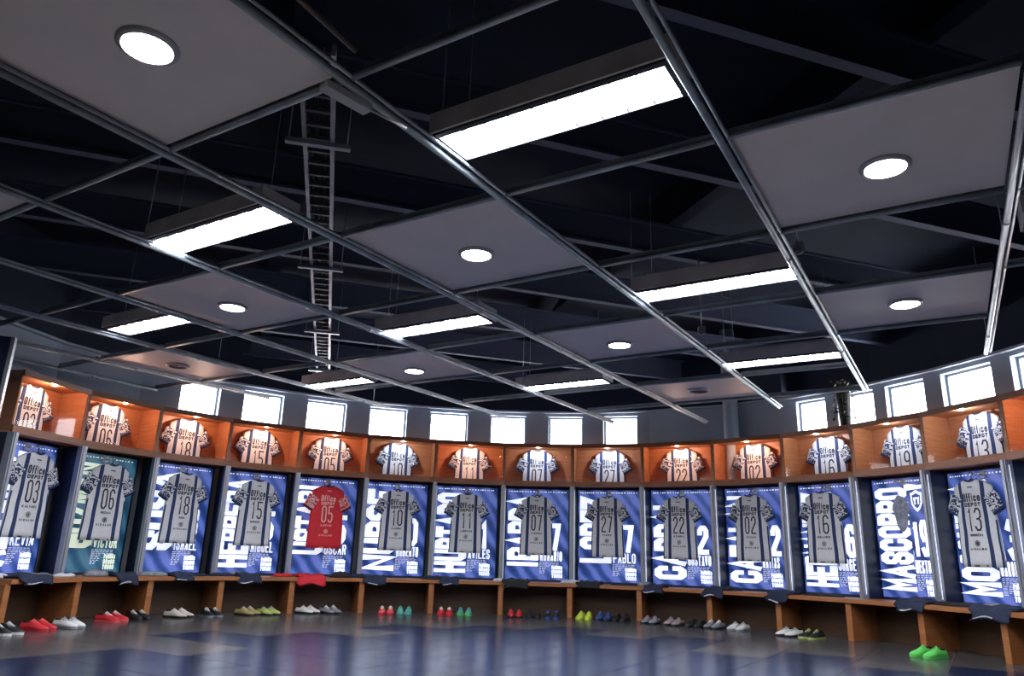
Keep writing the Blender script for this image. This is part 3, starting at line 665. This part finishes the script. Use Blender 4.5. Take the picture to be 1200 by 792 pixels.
# ---------------------------------------------------------------- display cases above the lockers
COOL = {'10', '07', '27', '16', '19', '13'}
for k in range(BAYS):
    num = NUM[k]; cool = num in COOL
    qa, qb = P[k] + NB[k] * D_CASE, P[k + 1] + NB[k + 1] * D_CASE; c = (qa + qb) / 2; e = (qb - qa).normalized(); n = Vector((-e.y, e.x)); rz = math.atan2(e.y, e.x)
    base = (c.x, c.y, CASE_Z0)
    t = thing('display_case', 'orange wood display case holding shirt number %s' % WORDS[k] if k < 14 else 'orange wood display case cut off at the right end', 'display case', base, 0, 'lit display cases above the lockers')
    lip, topt = .065, .055
    def tz(d0, d1, i0=0.0, i1=0.0):
        a, b = P[k], P[k + 1]; na, nb = NB[k], NB[k + 1]
        return [a + na * d0 + e * i0, b + nb * d0 - e * i1, b + nb * d1 - e * i1, a + na * d1 + e * i0]
    q = MB(); q.prism(tz(D_CASE, D_BACK, .0005, .0005), CASE_Z0, CASE_Z0 + .03); q.build('bottom', WOOD, t, base)
    q = MB(); q.prism(tz(D_CASE - .025, D_CASE, .0005, .0005), CASE_Z0 - .012, CASE_Z0 + lip); q.build('front_lip', WOOD_FACE_DIM, t, base)
    q = MB(); q.prism(tz(D_CASE, D_BACK, .0005, .0005), CASE_Z1 - .03, CASE_Z1 - .004); q.build('top', WOOD, t, base)
    q = MB(); q.prism(tz(D_CASE, D_BACK, .0005, .0005), CASE_Z1 - .004, CASE_Z1); q.build('bounce_stop_sheet', BOUNCE_STOP, t, base)  # added unseen dark sheet, keeps orange bounce off the wall
    q = MB(); q.prism(tz(D_CASE - .025, D_CASE, .0005, .0005), CASE_Z1 - topt, CASE_Z1 + .006); q.build('top_rail', WOOD_FACE_DIM, t, base)
    q = MB(); q.prism(tz(D_BACK - .02, D_BACK, .025, .025), CASE_Z0 + .03, CASE_Z1 - .03); q.build('back', WOOD, t, base)
    for left in (True, False):
        q = MB(); p_ = tz(D_CASE, D_BACK, .0005, .0005); 
        a, b = (p_[0], p_[3]) if left else (p_[1], p_[2]); s_ = e * (.024 if left else -.024)
        q.prism([a, a + s_, b + s_, b], CASE_Z0 + .03, CASE_Z1 - .03); q.build('side', WOOD, t, base)
    q = MB(); q.prism(tz(D_CASE + .004, D_CASE + .010, .026, .026), CASE_Z0 + lip - .02, CASE_Z1 - topt + .02); q.build('glass_front', GLASS, t, base)
    sp_ = c + n * .045; sx, sy = sp_.x - c.x, sp_.y - c.y; hz = CASE_Z1 - CASE_Z0
    q = MB(); q.lathe([(.030, -.03), (.036, -.052), (.032, -.056), (.024, -.05)], 14, c=(sx, sy, hz)); s0 = q.build('spotlight', STEEL, t)
    q = MB(); q.lathe([(.001, -.0535), (.022, -.0530), (.022, -.0515), (.001, -.0515)], 12, c=(sx, sy, hz), smooth=False); q.build('lens', SPOTLENS, s0)
    ld = bpy.data.lights.new('case_lamp', 'POINT'); ld.energy = SPOT_COOL if cool else SPOT_WARM; ld.color = (.82, .90, 1.0) if cool else (1.0, .60, .42)
    ld.shadow_soft_size = .025
    lo = bpy.data.objects.new('case_lamp', ld); COL.objects.link(lo); lo.parent = t; lo.location = (sx, sy, hz - .085)
    rnd = random.Random(k + 50); p = c + n * .31 + e * rnd.uniform(-.03, .02)
    jersey('display_jersey', 'spotlit white shirt number %s folded behind glass in the upper display case' % WORDS[k] if k < 14 else 'white shirt in the display case cut by the frame edge', 'shirts in the display cases', (p.x, p.y, CASE_Z0 + .03 - .33), rz + rnd.uniform(-.08, .08), num, '', False, True)

# ---------------------------------------------------------------- clothes on the bench
def ring_noise(rnd): 
    a, b, c = rnd.uniform(0, 6), rnd.uniform(0, 6), rnd.uniform(8, 15)
    return lambda x, y: math.sin(x * c + a) * math.cos(y * c * .8 + b)
def drape(k, w, depth, hang, seed):
    """a cloth strip lying on the seat and hanging over its front edge; local y=0 is the bench edge"""
    rnd = random.Random(seed); f = ring_noise(rnd); q = MB(); nx = 10
    path = [(depth * (1 - i / 5), .0) for i in range(6)] + [(-.012, -.008)] + [(-.017 - .004 * i, -.008 - hang * i / 4) for i in range(1, 5)]
    rows, rows2 = [], []
    for j, (y, z) in enumerate(path):
        r1, r2 = [], []
        for i in range(nx + 1):
            u = i / nx - .5; ww = w * (1 + .10 * math.sin(j * .9 + seed)); x = u * ww + .012 * math.sin(j * 1.3 + seed)
            h = .012 + .022 * (1 + f(x * 2, y * 2)) * min(1, (y + .04) * 9) if y > -.005 else .008 + .006 * (1 + f(x * 3, z * 3))
            cut = (hang * .22 * math.sin(u * 7 + seed * 2.1) - .02 * abs(u)) * max(0, j - 6) / 4
            if y > -.005: r1.append((x, y, z + h + .004)); r2.append((x, y, z + .002))
            else: r1.append((x, y - h, z + cut)); r2.append((x, y - .002, z + cut))
        rows.append(r1); rows2.append(r2)
    loops = [a + b[::-1] for a, b in zip(rows, rows2)]
    q.loft(loops, 0, True, True)
    st = MB(); r = [rows[-1], rows[-2]]
    if hang > .03:
        pts = lambda row, o: [(x, y - .003, z + o) for x, y, z in row]
        a_, b_ = pts(rows[-1], .006), [(p1[0] * .6 + p2[0] * .4, p1[1] * .6 + p2[1] * .4 - .003, p1[2] * .6 + p2[2] * .4 + .01) for p1, p2 in zip(rows[-1], rows[-2])]
        i0, i1 = 1, nx - 3
        st.loft([[*a_[i0:i1], *[(x, y + .002, z) for x, y, z in a_[i0:i1]][::-1]], [*b_[i0:i1], *[(x, y + .002, z) for x, y, z in b_[i0:i1]][::-1]]], 0, True, True)
    return q, st
def lump(w, d, h, seed):
    rnd = random.Random(seed); f = ring_noise(rnd); q = MB(); n = 18; rings = []
    for r, z in ((1.0, .002), (1.04, .25), (.9, .7), (.6, .95), (.2, 1.0)):
        rings.append([(w / 2 * r * math.cos(a) * (1 + .14 * f(math.cos(a), r)), d / 2 * r * math.sin(a) * (1 + .14 * f(r, math.sin(a))), h * z * (1 + .25 * f(math.cos(a) * r * .4, math.sin(a) * r * .4)) if z > .01 else .002) for a in [2 * math.pi * i / n for i in range(n)]])
    q.loft(rings, 0, True, True); return q
CN = mat('cloth_navy', (.012, .018, .050), .85, noise=.3, nscale=30); CW = mat('cloth_white', (.55, .57, .63), .85); CK = mat('cloth_black', (.010, .011, .016), .85, noise=.3, nscale=30)
CG = mat('cloth_grey', (.22, .23, .27), .9, noise=.3, nscale=25); CRD = mat('cloth_red', (.52, .015, .03), .8)
def put(k, d, z=BENCH_Z): p = at(k, d); return (p.x, p.y, z + .001)
DR = [(0.32, .46, .06, CN, CW, 'navy shorts with white trim on the first bench section'), (1.62, .30, .10, CN, CW, 'navy shorts draped over the bench edge below jersey number six'), (2.42, .28, .05, CN, CW, 'navy shorts lying below jersey number eighteen'),
      (3.36, .34, .10, CN, CW, 'navy shorts draped over the bench edge below jersey number fifteen'), (4.25, .42, .13, CRD, None, 'red shorts draped over the bench edge below the red jersey'), (5.17, .34, .11, CN, CW, 'navy shorts with white mark below jersey number ten'),
      (6.25, .30, .08, CN, CW, 'navy shorts draped over the bench below jersey number eleven'), (7.22, .42, .10, CK, None, 'black shorts draped over the bench below jersey number seven'), (8.28, .40, .04, CK, None, 'dark shorts lying flat below jersey number twenty-seven'),
      (9.22, .34, .09, CN, CW, 'navy shorts draped below jersey number twenty-two'), (10.08, .34, .11, CN, CW, 'navy shorts with white hem below jersey number two'), (11.02, .36, .14, CN, CW, 'navy shorts with white hem at the divider below jersey number sixteen'),
      (12.92, .38, .10, CN, CW, 'navy shorts with white hem at the divider below panel number nineteen'), (13.92, .50, .12, CN, CW, 'navy shorts with broad white hem at the last divider')]
for i, (k, w, hang, m_, tr, lab) in enumerate(DR):
    q, st = drape(k, w * .86, .24, hang * .62, i + 3)
    t = thing('shorts', lab, 'shorts', put(k, 0.0), heading(k), 'shorts laid on the bench')
    q.build('cloth', m_, t)
    if tr and st.v: st.build('hem_trim', tr, t)
LU = [(0.08, .28, .30, .16, .045, CW, 'sock', 'white socks lying at the left end of the bench'), (0.62, .25, .34, .16, .04, CG, 'shirt', 'grey shirt folded on the first bench section'), (0.93, .2, .3, .14, .035, CW, 'sock', 'pale socks by the second divider'),
      (1.36, .22, .30, .15, .065, CG, 'sock', 'grey rolled socks below jersey number six'), (2.12, .20, .34, .16, .05, CG, 'sock', 'pale grey socks below jersey number eighteen'), (2.72, .22, .26, .14, .03, CN, 'shirt', 'navy folded shirt below jersey number eighteen'), (3.08, .25, .36, .16, .04, CN, 'shirt', 'navy folded shirt below jersey number fifteen'), (3.3, .3, .26, .12, .05, CG, 'sock', 'grey socks on the shorts below jersey number fifteen'),
      (3.92, .25, .30, .15, .04, CRD, 'sock', 'red socks below the red jersey'), (4.72, .22, .30, .16, .07, CK, 'sandal bag', 'black pouch at the end of the red jersey bench section'), (5.02, .28, .34, .16, .05, CN, 'shirt', 'navy folded shirt below jersey number ten'), (6.02, .25, .30, .14, .05, CN, 'shirt', 'navy folded shirt below jersey number eleven'), (7.0, .2, .22, .10, .04, CW, 'sock', 'white socks by the divider below jersey number seven'),
      (8.0, .25, .28, .14, .05, CW, 'sock', 'pale socks by the divider below jersey number twenty-seven'), (8.75, .25, .40, .14, .03, CK, 'shirt', 'black folded shirt below jersey number twenty-seven'), (9.05, .25, .28, .14, .055, CG, 'sock', 'grey socks below jersey number twenty-two'), (10.22, .28, .30, .14, .05, CN, 'shirt', 'navy shirt heaped below jersey number two'), (11.5, .28, .56, .2, .03, CK, 'shirt', 'black folded shirt below jersey number sixteen'),
      (12.86, .25, .32, .15, .06, CN, 'shirt', 'navy heaped shirt below panel number nineteen'), (13.3, .25, .62, .2, .035, CK, 'shirt', 'dark flat shirt below jersey number thirteen'), (13.72, .25, .30, .16, .05, CG, 'sock', 'grey socks below jersey number thirteen')]
for i, (k, d, w, dp, h, m_, cat, lab) in enumerate(LU):
    q = lump(w, dp, h, i + 11)
    o = thing({'sock': 'folded_socks', 'shirt': 'folded_shirt', 'sandal bag': 'pouch'}[cat], lab, {'sandal bag': 'pouch'}.get(cat, cat), put(k, d), heading(k), {'sock': 'socks on the bench', 'shirt': 'folded shirts on the bench'}.get(cat))
    q.build('cloth', m_, o)

# ---------------------------------------------------------------- shoes under the bench
def shoe_parts():
    S = [(0, .022, .060), (.06, .034, .082), (.16, .038, .078), (.28, .038, .080), (.38, .039, .098), (.50, .043, .086), (.64, .048, .068), (.78, .048, .054), (.90, .038, .046), (.97, .022, .038), (1, .008, .030)]
    L = .29; up, so = MB(), MB(); ru, rs = [], []
    for t_, w, h in S:
        y = -L / 2 + L * t_
        ru.append([(w * math.cos(a) * (1 if math.sin(a) < .5 else .92), y, .018 + (h - .018) * max(0, math.sin(a)) ** .8) for a in [math.pi * i / 10 for i in range(11)]])
        rs.append([(w * 1.06, y, .0), (w * 1.10, y, .022), (-w * 1.10, y, .022), (-w * 1.06, y, .0)])
    up.loft(ru, 0, True, True); so.loft(rs, 0, True, False)
    la = MB()
    for i in range(5):
        y = -L / 2 + L * (.42 + .055 * i); z = .100 - .0085 * i
        la.tube([(-.026, y, z - .016), (0, y, z + .004), (.026, y, z - .016)], .005, 5)
    op = MB(); n = 12; op.loft([[(.026 * math.cos(2 * math.pi * i / n), -L * .27 + .052 * math.sin(2 * math.pi * i / n), z + .006 * math.cos(2 * math.pi * i / n) ** 2) for i in range(n)] for z in (.070, .0835)], 0, True, False)
    return up, so, la, op
UP, SO, LA, OP = shoe_parts()
LINING = mat('shoe_lining', (.012, .012, .014), .9)
SM = {}
def shoe_mesh(c):
    if c not in SM:
        u_, s_, l_ = c
        SM[c] = (UP.mesh('upper', u_), SO.mesh('sole', s_), LA.mesh('laces', l_), OP.mesh('lining', LINING))
    return SM[c]
def cm(n, c): return mat('shoe_' + n, c, .5)
RED, CORAL, TEAL, NEON, GRN = cm('red', (.50, .018, .03)), cm('coral', (.72, .09, .10)), cm('teal', (.09, .36, .32)), cm('neon', (.50, .62, .07)), cm('green', (.10, .52, .10))
BEI, WHT, BLK, GRY, OLV, BLU, PNK = cm('beige', (.52, .47, .42)), cm('white', (.62, .62, .62)), cm('black', (.012, .012, .015)), cm('grey', (.20, .21, .24)), cm('olive', (.30, .24, .09)), cm('blue', (.03, .07, .22)), cm('mauve', (.26, .20, .22))
LIM = cm('lime', (.36, .42, .12))
# x, y on the floor, heading in degrees (0 = toe away from the wall towards the camera), upper, sole, laces, label
def pair(x, y, ang, c, what, dx=.115, n=2):
    for i in range(n):
        a = math.radians(ang); o_ = (i - (n - 1) / 2) * dx
        px, py = x + o_ * math.cos(a), y + o_ * math.sin(a)
        side = ('left one of the pair', 'right one of the pair')[i] if n == 2 else ''
        t = thing('football_boot', (what + ', ' + side) if side else what, 'shoe', (px, py, .001), a + math.pi + (random.Random(int(px * 100)).uniform(-.08, .08)), 'shoes on the floor under the bench')
        for nm, me in zip(('upper', 'sole', 'laces', 'lining'), shoe_mesh(c)): link(nm, me, t)
pair(-4.48, 7.20, 75, (BLK, WHT, WHT), 'black shoe with white stripes at the left frame edge')
pair(-4.42, 7.62, 84, (RED, RED, CORAL), 'crimson shoe under the first bench section')
pair(-4.30, 7.93, 70, (WHT, GRY, GRY), 'white and grey slide by the second divider', .10)
pair(-4.27, 8.70, 86, (RED, CORAL, WHT), 'red shoe with white laces under jersey number six', .16)
pair(-4.12, 8.98, 60, (BLK, BLK, WHT), 'black shoe with white flash under jersey number six', .11)
pair(-3.85, 9.44, 80, (BEI, BLK, WHT), 'beige shoe with black sole under jersey number eighteen', .15)
pair(-3.56, 9.68, 50, (BLK, GRY, WHT), 'black shoe with white toe under jersey number eighteen', .11)
pair(-3.24, 10.06, 72, (OLV, BLK, BEI), 'olive brown shoe under jersey number fifteen', .13)
pair(-3.02, 10.20, 60, (LIM, BLK, GRY), 'pale green shoe under jersey number fifteen', .125)
pair(-2.62, 10.62, 60, (WHT, BLK, BEI), 'white shoe under the red jersey', .13)
pair(-2.34, 10.72, 50, (GRY, BLK, WHT), 'grey shoe under the red jersey', .12)
pair(-1.62, 10.93, 6, (CORAL, RED, WHT), 'bright coral shoe with white laces under jersey number ten')
pair(-1.38, 11.02, 4, (TEAL, TEAL, TEAL), 'teal shoe under jersey number ten')
pair(-.82, 11.10, 2, (RED, RED, WHT), 'dark red shoe under jersey number eleven')
pair(-.55, 11.17, 4, (TEAL, GRN, TEAL), 'teal green shoe under jersey number eleven')
pair(.16, 11.06, 0, (RED, BLK, RED), 'red shoe with black sole under jersey number seven')
pair(.42, 11.08, -4, (BLK, BLK, BLK), 'all black shoe under jersey number seven')
pair(.68, 11.06, -10, (BLK, BLU, BLU), 'black and blue shoe under jersey number seven')
pair(1.14, 11.10, -22, (NEON, NEON, NEON), 'neon yellow shoe under jersey number twenty-seven')
pair(1.40, 11.05, -25, (BLU, BLK, BLU), 'blue shoe under jersey number twenty-seven')
pair(1.62, 10.95, -25, (BLK, BLK, BLK), 'black shoe under jersey number twenty-seven')
pair(1.98, 10.66, -38, (GRY, BLK, PNK), 'grey shoe under jersey number twenty-two')
pair(2.26, 10.50, -42, (PNK, BLK, GRY), 'mauve shoe under jersey number twenty-two')
pair(2.50, 10.32, -38, (BLK, BLK, BLK), 'black shoe under jersey number twenty-two')
pair(2.72, 10.22, -48, (GRY, BLK, WHT), 'grey shoe with black sole under jersey number two')
pair(2.97, 10.02, -48, (WHT, GRY, GRY), 'pale grey shoe under jersey number two')
pair(3.40, 9.44, -58, (WHT, BLK, GRY), 'white shoe with black sole under jersey number sixteen', .13)
pair(3.58, 9.22, -60, (BLK, LIM, LIM), 'black shoe with lime sole under jersey number sixteen')
pair(4.08, 7.66, -66, (GRN, GRN, GRN), 'bright green shoe standing out from under the bench', .14)

# ---------------------------------------------------------------- plant on the cases
p = at(11.86, .52)
t = thing('potted_plant', 'tall dark potted plant with trailing leaves on the display cases', 'plant', (p.x, p.y, CASE_Z1 + .007))
q = MB(); q.lathe([(.055, 0), (.062, .02), (.075, .22), (.088, .42), (.092, .44), (.080, .44), (.078, .40), (.001, .40)], 18); q.build('pot', mat('pot_dark', (.018, .016, .016), .6), t)
LEAF = mat('leaf_olive', (.075, .075, .022), .6, noise=.5, nscale=12)
q = MB(); rnd = random.Random(5)
for i in range(300):
    a, el = rnd.uniform(0, 6.283), rnd.uniform(-.1, 1.3); r_ = rnd.uniform(.03, .17)
    c = Vector((math.cos(a) * math.cos(el) * r_, math.sin(a) * math.cos(el) * r_, .47 + math.sin(el) * r_ * 1.0))
    if i > 210:
        a = rnd.choice((2.4, 3.3, -.4, .5, 4.2, 5.3)) + rnd.uniform(-.15, .15); c = Vector((math.cos(a) * rnd.uniform(.11, .15), math.sin(a) * rnd.uniform(.11, .15), .46 - rnd.random() ** .8 * .36))
    d = Vector((rnd.uniform(-1, 1), rnd.uniform(-1, 1), rnd.uniform(-.6, .6))).normalized(); s_ = d.cross(Vector((rnd.uniform(-1, 1), rnd.uniform(-1, 1), 1))).normalized(); l_ = rnd.uniform(.03, .065)
    q.add([c, c + d * l_ * .5 + s_ * l_ * .3, c + d * l_, c + d * l_ * .5 - s_ * l_ * .3], [(0, 1, 2, 3)])
o = q.build('foliage', LEAF, t); o['kind'] = 'stuff'
for a in (2.4, 3.3, -.4, .5, 4.2, 5.3):
    q = MB(); ca, sa = math.cos(a), math.sin(a); q.tube([(0, 0, .41), (ca * .07, sa * .07, .50), (ca * .115, sa * .115, .46), (ca * .13, sa * .13, .3), (ca * .125, sa * .125, .12)], .003, 5); q.build('vine', LEAF, t)
